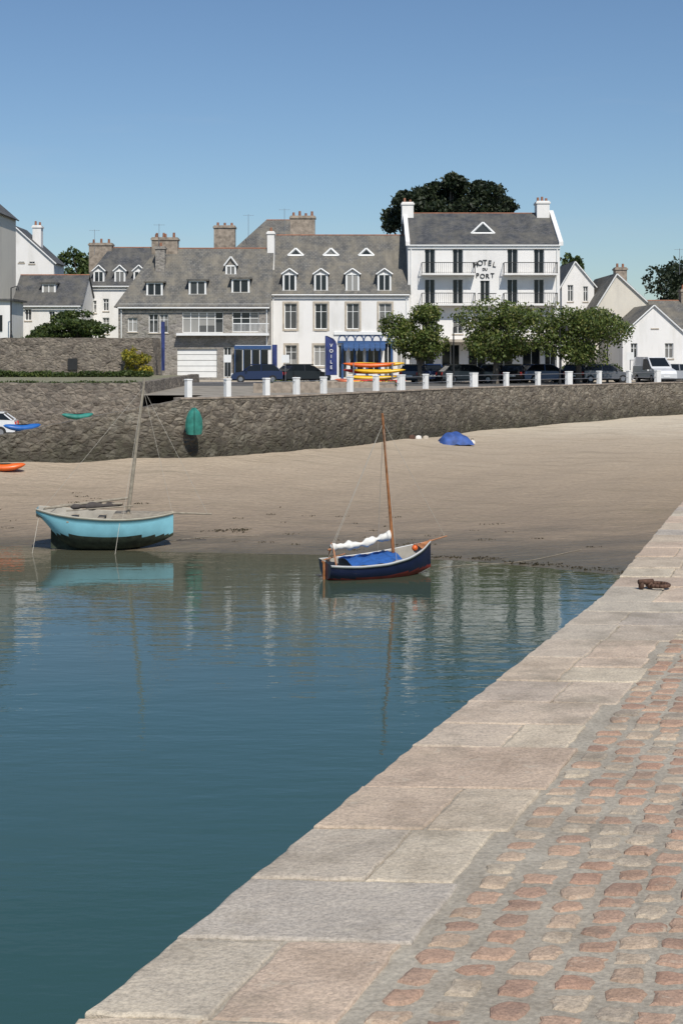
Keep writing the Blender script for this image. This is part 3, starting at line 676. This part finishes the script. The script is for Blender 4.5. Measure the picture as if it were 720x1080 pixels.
# ---------------------------------------------------------------- promenade posts
segs=[(Vector((a[0],a[1])),Vector((b_[0],b_[1]))) for a,b_ in zip(path[3:-1],path[4:])]
def along(d,off=.3):
    for a,b_ in segs:
        L=(b_-a).length
        if d<=L:
            u=(b_-a)/L; n=Vector((-u.y,u.x)); return a+u*d+n*off,math.atan2(u.y,u.x)
        d-=L
    return None
prev=None; rail=MB(); dd=.7
for i in range(17):
    p,ang=along(dd,.35); dd+=2.3+.09*i; e=empty('white_bollard',(p.x,p.y,PROM+.17),ang); q=MB(); wv=.14+ (.12 if i%3==1 and i>5 else 0)
    q.box(-wv,wv,-.14,.14,0,.84); q.box(-wv-.02,wv+.02,-.16,.16,.84,.92)
    o=q.build('post',M['trim'],e); bv=o.modifiers.new('b','BEVEL'); bv.width=.025; bv.segments=2
    if prev is not None:
        for z in ((.4,.75) if i>6 else (.7,)): rail.cyl((prev.x,prev.y,PROM+.18+z),(p.x,p.y,PROM+.18+z),.02,.02,5)
    prev=p
rail.build('promenade_railing',M['metal'])
q=MB(); q.box(-5.2,-1.0,84,84.4,PROM,PROM+.55); q.box(-4.6,3.6,96,96.3,PROM,PROM+.4); q.build('low_stone_wall',M['brickch'])
# ---------------------------------------------------------------- cars
def paint(name,c): return plain(name,c,.3,.2,var=.05,coat=.6)
def car(name,x,y,z,rz,col,L=4.1,Wd=1.72,H=1.45,van=False):
    e=empty(name,(x,y,z),rz)
    k=L/4.1
    if van: body=[(-2.05,.35),(-2.08,1.0),(-2.0,1.3),(1.1,1.3),(1.25,1.15),(1.95,.95),(2.05,.7),(2.05,.35)]; roof=[(-1.98,1.3),(-1.9,H),(.35,H),(1.1,1.3)]; gl=[(-.3,1.0),(-.3,H*.93),(.3,H*.93),(1.1,1.1)]
    else: body=[(-2.05,.32),(-2.08,.7),(-2.0,.93),(-1.2,.96),(.9,.92),(1.6,.82),(1.98,.68),(2.06,.45),(2.02,.3)]; roof=[(-1.9,.93),(-1.45,H-.1),(-.9,H),(.15,H-.02),(.55,H-.15),(1.15,.9)]
    w=Wd/2; b=MB()
    def ext(mb,prof,wb,wt,zb,zt):
        L_=[];R_=[]
        for (px_,pz_) in prof:
            t=min(1,max(0,(pz_-zb)/(zt-zb))); ww=wb+(wt-wb)*t; L_.append((px_*k,-ww,pz_)); R_.append((px_*k,ww,pz_))
        mb.poly(L_); mb.poly(R_[::-1]); n=len(prof)
        for i in range(n):
            j=(i+1)%n; mb.poly([L_[j],L_[i],R_[i],R_[j]])
    ext(b,body,w,w*.96,.3,1.0); o=b.build('body',col,e); bv=o.modifiers.new('b','BEVEL'); bv.width=.06; bv.segments=3; bv.limit_method='ANGLE'
    c=MB(); ext(c,roof,w*.95,w*.78,.9,H); c.build('cabin_glass',M['dglass'] if not van else col,e)
    t=MB(); rx=[p for p in roof if p[1]>H-.17]
    t.box(rx[0][0]*k,rx[-1][0]*k,-w*.77,w*.77,H-.06,H+.02); 
    for sy in (-1,1):
        for (a,bb) in ((roof[0],rx[0]),(roof[-1],rx[-1]),((-.35,.93),(-.35,H-.03))):
            t.cyl((a[0]*k,sy*w*.955,a[1]),(bb[0]*k,sy*w*.8,bb[1]),.045,.04,5)
        t.box(.75*k,.9*k,sy*(w+.09)-.08,sy*(w+.09)+.08,.92,1.04)
    t.build('roof_and_pillars',col,e)
    wh=MB(); hb=MB()
    for wx in (-1.25*k,1.28*k):
        for sy in (-1,1):
            wh.cyl((wx,sy*(w-.2),.31),(wx,sy*(w+.012),.31),.31,.31,18); hb.cyl((wx,sy*(w),.31),(wx,sy*(w+.025),.31),.19,.17,12)
    wh.build('tyres',M['black'],e); hb.build('wheels',M['metal'],e)
    l=MB()
    for sy in (-1,1): l.box(1.93*k,2.04*k,sy*w*.75-.16,sy*w*.75+.16,.6,.74)
    l.box(-2.1*k,-2.07*k,-.26,.26,.5,.62); l.box(2.05*k,2.075*k,-.26,.26,.42,.54)
    l.build('lights_and_plates',M['trim'],e); l=MB()
    for sy in (-1,1): l.box(-2.1*k,-2.0*k,sy*w*.8-.1,sy*w*.8+.1,.62,.85)
    l.build('tail_lights',M['red'],e)
    l=MB(); l.box(-2.1*k,2.06*k,-w*.9,w*.9,.2,.33); l.build('underbody',M['black'],e)
    if van:
        g_=MB()
        for sy in (-1,1): g_.poly([(px_*k,sy*(w*.86+.03) if pz_>1.2 else sy*(w+.0),pz_) for px_,pz_ in gl])
        g_.poly([(1.13*k,-w*.85,1.28),(1.13*k,w*.85,1.28),(.42*k,w*.75,H-.05),(.42*k,-w*.75,H-.05)])
        g_.build('windows',M['dglass'],e)
    return e
navy=paint('car_paint_navy',(.01,.02,.07)); blk=paint('car_paint_black',(.012,.012,.014)); gry=paint('car_paint_grey',(.12,.12,.13)); wht=paint('car_paint_white',(.75,.75,.75)); dbl=paint('car_paint_blue',(.02,.05,.15)); slv=paint('car_paint_silver',(.4,.4,.41))
for u,Yc_,rz,c_,L_ in ((271,111,math.pi+.05,navy,4.0),(320,112,.55,blk,4.0),(440,112,1.2,gry,4.1),(456,113.2,1.5,dbl,4.1),(492,110,.25,blk,4.5),(520,112.5,1.3,gry,4),(541,112.5,1.4,blk,4),(574,112,.3,dbl,4.2),(606,113,1.35,blk,4),(636,112.3,.1,gry,4.2),(716,113.5,.2,slv,4.2)):
    car('parked_car',SX(u,Yc_),Yc_,PROM+.004,rz,c_,L_)
car('white_van',SX(689,113.5),113.3,PROM+.004,-1.35,wht,4.4,1.8,2.0,True)
car('parked_car',SX(-24,74),74.5,2.75,math.pi+.12,wht,3.8,1.6,1.35)
# ---------------------------------------------------------------- kayaks, flags
def kayak(name,x,y,z,rz,col,L=3.8,w=.36,h=.2):
    e=empty(name,(x,y,z),rz)
    m_=MB(); P=[]
    for i in range(19):
        t=i/18*2-1; r=(1-abs(t)**2.4)**.7+.01; up=.16*t*t
        P.append([(t*L/2,math.cos(a)*w*r,up+(math.sin(a)*h*(r**.8) if math.sin(a)>0 else math.sin(a)*h*.7*r**.8)) for a in [2*math.pi*k/14 for k in range(15)]])
    m_.grid(P); m_.build('hull',col,e,True)
    c=MB(); c.poly([(math.cos(a)*.42,math.sin(a)*.2,h*1.02) for a in [2*math.pi*k/14 for k in range(14)]]); c.build('cockpit',M['black'],e)
    return e
Yk=103
rk=empty('kayak_rack',(SX(393,Yk),Yk,PROM)); q=MB()
for xx in (-1.4,1.4):
    for yy in (-.6,.6): q.box(xx-.04,xx+.04,yy-.04,yy+.04,0,1.6)
    for z in (.35,.8,1.25): q.box(xx-.035,xx+.035,-.7,.7,z,z+.06)
q.build('frame',M['metal'],rk)
pos=[(-.05,-.35,.5,.05,'yellow'),(.15,.35,.5,0,'orange'),(.25,-.35,.97,-.03,'yellow'),(-.15,.35,.95,.05,'red'),(-.15,-.32,1.42,.03,'orange'),(.25,.35,1.45,-.05,'yellow')]
for a,b_,c_,r_,cc in pos: kayak('kayak',SX(393,Yk)+a*1.8,Yk+b_,PROM+c_,r_,M[cc])
kayak('kayak',SX(376,101),100.5,PROM+.3,.12,M['orange'],3.2); kayak('kayak',SX(404,100),99.5,PROM+.25,.3,M['red'],3.4); kayak('kayak',SX(390,98),97.5,PROM+.2,-.15,M['yellow'],3.2)
kayak('kayak',SX(33,72.5),70.5,rz_(SX(33,72.5))+.2,.5,M['bluek'],1.9,.34,h=.2); kayak('kayak',SX(84,74),73.5,rz_(SX(84,74))+.2,.5,M['teal'],1.7,.34,h=.18)
kayak('kayak',SX(8,64),63.4,float(beach_z(-15.,63.4))+.12,.1,M['orange'],1.9,.35)
def banner(name,x,y,z,h,w,curve=True,txt=None):
    e=empty(name,(x,y,z),.1); p=MB(); p.cyl((0,0,0),(0,0,h),.04,.02,6); p.box(-.25,.25,-.25,.25,0,.06); p.build('pole',M['metal'],e)
    f=MB(); P=[]
    for i in range(15):
        t=i/14; zz=h*.2+h*.8*t; ww=w*(1 if t<.75 or not curve else math.sqrt(max(.02,1-((t-.75)/.25)**2)))
        P.append([(ww*k/5,.06*math.sin(k*.9+t*5),zz) for k in range(6)])
    f.grid(P); f.build('flag',M['blueb'],e,True)
    if txt: 
        for i,ch in enumerate(txt): text(ch,.34,w*.5,-.09,h*.8-i*.4,M['trim'],e,ext=.005)
banner('feather_flag',SX(343,104),104,PROM,3.6,.85,True,'VOILE')
banner('blue_banner',SX(171,112),111.5,PROM,4.8,.28,False)
banner('blue_banner',SX(287,113),113,PROM,3.0,.4,False)
for u,Yp,h_ in ((301,108,2.2),(240,112,2.2),(664,113,2.4)):
    e=empty('information_sign',(SX(u,Yp),Yp,PROM)); q=MB(); q.cyl((0,0,0),(0,0,h_),.035,.035,6); q.build('post',M['metal'],e); q=MB(); q.box(-.3,.3,-.06,-.036,h_-.6,h_); q.build('panel',M['trim'],e)
for u,Yp in ((12,113),(590,106),(478,104),(640,112)):
    zz=GZ if u<100 else PROM; h2=4.2
    e=empty('street_lamp',(SX(u,Yp),Yp,zz)); q=MB(); q.cyl((0,0,0),(0,0,h2),.07,.045,8); q.cyl((0,0,0),(0,0,.5),.11,.09,8); q.cyl((0,0,h2),(.5,0,h2+.15),.035,.03,6); q.cyl((.5,0,h2-.2),(.5,0,h2+.15),.16,.06,8); q.build('lamp_post',M['darkmetal'],e)
# ---------------------------------------------------------------- boats
def hull(e,xs,b,zk,zs,wl,mats,nst=33,nv=13,vee=1.0,strip=.1,floor=.35,deck_from=.72):
    X=np.linspace(xs[0],xs[-1],nst)
    def sm(vals,tx=xs):
        y=np.interp(X,tx,vals); 
        for _ in range(3): y[1:-1]=(y[:-2]+2*y[1:-1]+y[2:])/4
        return y
    B=sm(b);K=sm(zk);S=sm(zs); m=MB()
    for sd in (-1,1):
        P=[]
        for i in range(nst):
            col=[]
            for k in range(nv):
                a=k/(nv-1)*math.pi/2
                col.append((X[i],sd*max(.015,B[i]*math.sin(a)**vee),K[i]+(S[i]-strip-K[i])*(1-math.cos(a)) if k<nv-1 else S[i]-strip))
            col.append((X[i],sd*(B[i]+.025),S[i]-strip)); col.append((X[i],sd*(B[i]+.03),S[i]))
            P.append(col)
        n0=len(m.f); m.grid(P)
        for fi in range(n0,len(m.f)):
            k=(fi-n0)%(nv+1); zz=sum(m.v[j][2] for j in m.f[fi])/4
            m.mi[fi]=2 if k>=nv-1 else (1 if zz<wl else 0)
        Q=[[(X[i],sd*(B[i]+.03),S[i]),(X[i],sd*max(.0,B[i]-.05),S[i]+.005),(X[i],sd*max(.0,B[i]-.08),S[i]-floor),(X[i],0,S[i]-floor-.03)] for i in range(nst)]
        n0=len(m.f); m.grid(Q)
        for fi in range(n0,len(m.f)): m.mi[fi]=2 if (fi-n0)%3==0 else 3
        t=[P[0][k] for k in range(nv+2)]; m.poly(t+[(X[0],0,S[0])],0)
    D=[]
    for i in range(nst):
        if (X[i]-xs[0])/(xs[-1]-xs[0])>deck_from:
            D.append([(X[i],s*max(.005,B[i]-.02),S[i]+.012+.04*(1-s*s)) for s in (-1,-.5,0,.5,1)])
    m.grid(D,4)
    m.build('hull',mats,e,True); return X,B,K,S
cyan=plain('light_blue_hull_paint',(.25,.57,.67),.4,var=.1,scale=2); green=plain('weedy_antifouling',(.035,.045,.028),.9,var=.5,scale=5)
cream=plain('cream_paint',(.7,.65,.52),.5,var=.08); navyh=plain('navy_hull_paint',(.012,.02,.06),.3,var=.2); redh=plain('red_antifouling',(.28,.04,.035),.6,var=.3)
inside=plain('boat_interior',(.3,.28,.24),.7,var=.2); bluec=plain('blue_boat_cover',(.02,.1,.34),.8,var=.25,scale=6)
e=empty('light_blue_sailing_boat',(-8.62,52.1,-.04),.03); e.rotation_euler=(math.radians(4),math.radians(1),.03)
hull(e,[-2.5,-2.15,-1.7,-1.0,0,.8,1.5,2.1,2.45],[.3,.52,.68,.8,.86,.82,.64,.3,.02],[1.3,1.02,.35,.02,0,.05,.18,.38,.6],[1.56,1.51,1.44,1.37,1.32,1.32,1.35,1.4,1.45],.66,[cyan,green,cream,inside,M['greywood']],vee=1.15,strip=.07,floor=.3,deck_from=.55)
q=MB(); q.box(-2.0,-1.78,-.02,.02,.05,1.1); q.poly([(-1.8,0,.02),(-1.8,0,.75),(1.4,0,.6),(.2,0,.0)]); q.build('rudder_and_keel',green,e)
q=MB(); q.cyl((.75,0,.9),(1.35,0,6.35),.075,.045,8); q.cyl((-2.3,.1,1.5),(.8,0,1.95),.05,.045,7); q.cyl((-1.7,.15,1.62),(.6,-.05,1.75),.05,.04,7); q.cyl((2.1,0,1.43),(3.85,0,1.4),.045,.03,7); q.cyl((-1.4,-.3,1.5),(1.0,-.2,1.7),.025,.025,5)
q.build('mast_and_spars',M['greywood'],e)
q=MB()
for p1 in ((-2.3,0,1.5),(.7,-.8,1.3),(.7,.8,1.3),(3.7,0,1.4),(2.4,0,1.46)): q.cyl((1.3,0,6.0),p1,.007,.007,4)
q.cyl((-2.4,-.1,1.4),(-2.5,-1.0,0),.01,.01,4); q.cyl((.6,-.8,1.2),(.5,-1.3,.1),.01,.01,4)
q.build('rigging',M['rope'],e)
q=MB(); P=[]
for i in range(15):
    t=i/14; r=.09+.03*math.sin(t*19)+(.05 if .3<t<.6 else 0)
    if i in(0,14): r=.03
    P.append([(-1.3+t*1.9,math.cos(a)*r*1.5+.05,1.58+.12*t+math.sin(a)*r) for a in [2*math.pi*k/10 for k in range(11)]])
q.grid(P); q.build('bundled_sail',plain('dark_canvas',(.07,.06,.055),.9,var=.3),e,True)
q=MB(); 
for xx in (-1.2,-.2,.6): q.box(xx-.12,xx+.12,-.75,.75,1.15,1.2)
q.build('thwarts',M['greywood'],e)
# navy dinghy
e=empty('navy_sailing_dinghy',(1.2,45.9,-.02)); e.rotation_euler=(math.radians(5),math.radians(-3),math.radians(22))
X,B,K,S=hull(e,[-1.85,-1.5,-.9,0,.8,1.4,1.85],[.52,.62,.75,.8,.68,.4,.02],[.12,0,-.12,-.18,-.15,-.05,.12],[.68,.64,.6,.6,.68,.82,.98],.2,[navyh,redh,M['trim'],inside,M['wood']],strip=.06,floor=.22,deck_from=.85)
c=MB(); P=[]
for i in range(6,22): P.append([(X[i],s*(B[i]-.08),S[i]+.0+.07*(1-s*s)+.025*math.sin(i*1.3+s*4)) for s in np.linspace(-1,1,9)])
c.grid(P); c.build('blue_cover',bluec,e,True)
q=MB(); q.cyl((.55,0,.3),(.2,0,5.3),.06,.04,8); q.cyl((1.5,0,.92),(2.45,0,1.08),.03,.022,6); q.cyl((-1.6,-.35,.6),(-1.6,-.05,1.25),.03,.03,6); q.cyl((-1.6,.35,.6),(-1.6,.05,1.25),.03,.03,6); q.build('mast_and_spars',M['wood'],e)
q=MB(); P=[]
for i in range(45):
    t=i/44; r=.1+.035*math.sin(t*21+1)+.02*math.sin(t*47)+.05*max(0,t-.75)
    if i in(0,44): r=.03
    P.append([(-1.65+t*2.1,math.cos(a)*r*1.1+.03*math.sin(t*9),1.13+.2*t-.09*math.sin(t*3.1)+math.sin(a)*r*(1+.25*math.sin(a*3+t*15))) for a in [2*math.pi*k/14 for k in range(15)]])
q.grid(P); q.build('furled_sail',M['canvas'],e,True)
q=MB(); q.cyl((-1.75,0,1.06),(.45,0,1.26),.035,.03,6); q.build('boom',M['wood'],e)
q=MB()
for p1 in ((-1.75,0,.75),(-1.6,0,1.2),(.3,-.75,.68),(.3,.75,.68),(2.4,0,1.05)): q.cyl((.23,0,5.0),p1,.007,.007,4)
q.build('rigging',M['rope'],e)
q=MB(); P=[]
for i in range(9):
    a=math.pi*i/8-math.pi/2; P.append([(1.15+.1*math.cos(a)*math.cos(b_),-.3+.1*math.cos(a)*math.sin(b_),.88+.1*math.sin(a)) for b_ in [2*math.pi*k/12 for k in range(13)]])
q.grid(P); q.build('fender_buoy',M['orange'],e,True)
q=MB(); q.cyl((-1.9,0,.62),(-1.95,0,.72),.03,.03,5); q.box(-1.93,-1.86,-.02,.02,-.15,.7); q.cyl((-1.9,0,.75),(-1.1,.1,.85),.02,.02,5); q.build('rudder_and_tiller',M['wood'],e)
q=MB(); q.cyl((.2,.02,5.25),(.18,.02,5.5),.012,.012,4); q.build('burgee_staff',M['black'],e)
e=empty('green_rowing_dinghy',(SX(204,66.9),67.3,SZ(460,67.2)+.05)); e.rotation_euler=(0,math.radians(-84),math.radians(-82))
hull(e,[0,.3,.7,1.05,1.25],[.33,.38,.36,.24,.05],[0,-.02,-.02,.02,.12],[.3,.29,.29,.32,.36],-1,[M['teal'],M['teal'],M['teal'],M['teal'],M['teal']],strip=.03,floor=.12,deck_from=.9)
def Bz(x,y): return float(beach_z(np.array(x),np.array(y)))
tx,ty=SX(480,82),82; e=empty('blue_beach_tent',(tx,ty,Bz(tx,ty)),.15); q=MB(); P=[]
for i in range(17):
    t=i/16; row=[]
    for k in range(11):
        s_=k/10; hgt=.85*math.sin(math.pi*min(1,max(0,t)))**.45*math.sin(math.pi*s_)**.5*(1-.3*t)+.05*math.sin(t*17+s_*9)*math.sin(math.pi*t)
        row.append((-.95+1.9*t+.05*math.sin(s_*12),-.7+1.4*s_,max(0,hgt)))
    P.append(row)
q.grid(P); q.build('canopy',plain('tent_blue',(.03,.08,.28),.7,var=.45,scale=2.5),e,True)
for u,cn,s_ in ((434,'rust',.3),(441,'canvas',.25),(449,'surround',.25),(498,'canvas',.25)):
    x_,y_=SX(u,83),83+random.uniform(-.5,.5); e=empty('beach_bag',(x_,y_,Bz(x_,y_)),random.uniform(0,1)); q=MB(); P=[]
    for i in range(7):
        t=i/6; r=s_*.6*(1-.35*t**2) if i<6 else .02
        P.append([(math.cos(a)*r*1.4,math.sin(a)*r*.7,s_*t*.8) for a in [2*math.pi*k/10 for k in range(11)]])
    q.grid(P); q.build('bag',M[cn],e,True); q=MB()
    for i in range(6):
        a0=math.pi*i/6;a1=math.pi*(i+1)/6; q.cyl((.1*math.cos(a0),0,s_*.75+.12*math.sin(a0)),(.1*math.cos(a1),0,s_*.75+.12*math.sin(a1)),.012,.012,4)
    q.build('handle',M['darkmetal'],e)
C=[];R=[]
for i in range(110):
    if i<45: x=random.uniform(3,9.5); y=float(Ys(x))+.3+abs(random.gauss(0,.35))
    elif i<95: x=random.uniform(-14,9); y=float(Ys(x))+random.uniform(.2,8)
    else: x=random.gauss(-4.2,.5); y=random.gauss(54.3,.15)
    C.append((x,y,Bz(x,y)+.005)); k=random.uniform(.05,.18); R.append((k*2.2,k,.015))
leafobj('seaweed',leaves(C,R,1500,.04),leafmat('wrack',[(0,(.03,.028,.012)),(.6,(.06,.05,.02)),(1,(.09,.07,.035))]))
q=MB()
def rope(pts,r=.01): q.line([(x,y,max(Bz(x,y),-.0)+.02) for x,y in pts],r)
rope([(3.2+i*.35,47.4+.25*math.sin(i*.5)+i*.17,) for i in range(16)]); rope([(-6.6+i*.5,52.7+.2*math.sin(i*.7)+i*.15) for i in range(8)])
q.build('mooring_ropes',M['greywood'])
# ---------------------------------------------------------------- light, sky, camera
az=math.radians(-18); el=math.radians(49)
to=Vector((-math.sin(az)*math.cos(el),-math.cos(az)*math.cos(el),math.sin(el)))
sl=bpy.data.lights.new('sun','SUN'); sl.energy=4.1; sl.angle=math.radians(.5); sl.color=(1,.95,.87)
so=bpy.data.objects.new('sun',sl); scene.collection.objects.link(so); so.rotation_euler=to.to_track_quat('Z','Y').to_euler(); so.location=(0,0,60)
w=bpy.data.worlds.new('World'); scene.world=w; w.use_nodes=True; nt=w.node_tree; bg=nt.nodes['Background']
sk=N(nt,'ShaderNodeTexSky'); sk.sky_type='NISHITA'; sk.sun_disc=False; sk.sun_elevation=el; sk.sun_rotation=math.atan2(to.x,to.y)
sk.altitude=0; sk.air_density=1.0; sk.dust_density=.4; sk.ozone_density=2.5
g=N(nt,'ShaderNodeTexCoord'); mp=N(nt,'ShaderNodeMapping'); mp.inputs['Scale'].default_value=(1.2,1.2,9); nt.links.new(g.outputs['Generated'],mp.inputs[0])
cl=noise(nt,2.2,7,mp.outputs[0],.6); cf=ramp(nt,cl,[(.5,(0,0,0)),(.8,(.2,.2,.2))])
tint=mix(nt,1.,sk.outputs[0],(.87,.98,1.08),'MULTIPLY')
nt.links.new(mix(nt,cf,tint,(6,6.5,7.2)),bg.inputs[0]); bg.inputs[1].default_value=.086
cam=bpy.data.cameras.new('camera'); co=bpy.data.objects.new('camera',cam); scene.collection.objects.link(co); scene.camera=co
co.location=(0,0,EYE); co.rotation_euler=(math.pi/2,0,0); cam.sensor_fit='VERTICAL'; cam.sensor_height=36; cam.lens=50; cam.shift_y=-(540-372)/1080; cam.clip_end=6000; cam.clip_start=.1
scene.view_settings.view_transform='Standard'; scene.view_settings.look='None'; scene.view_settings.exposure=0
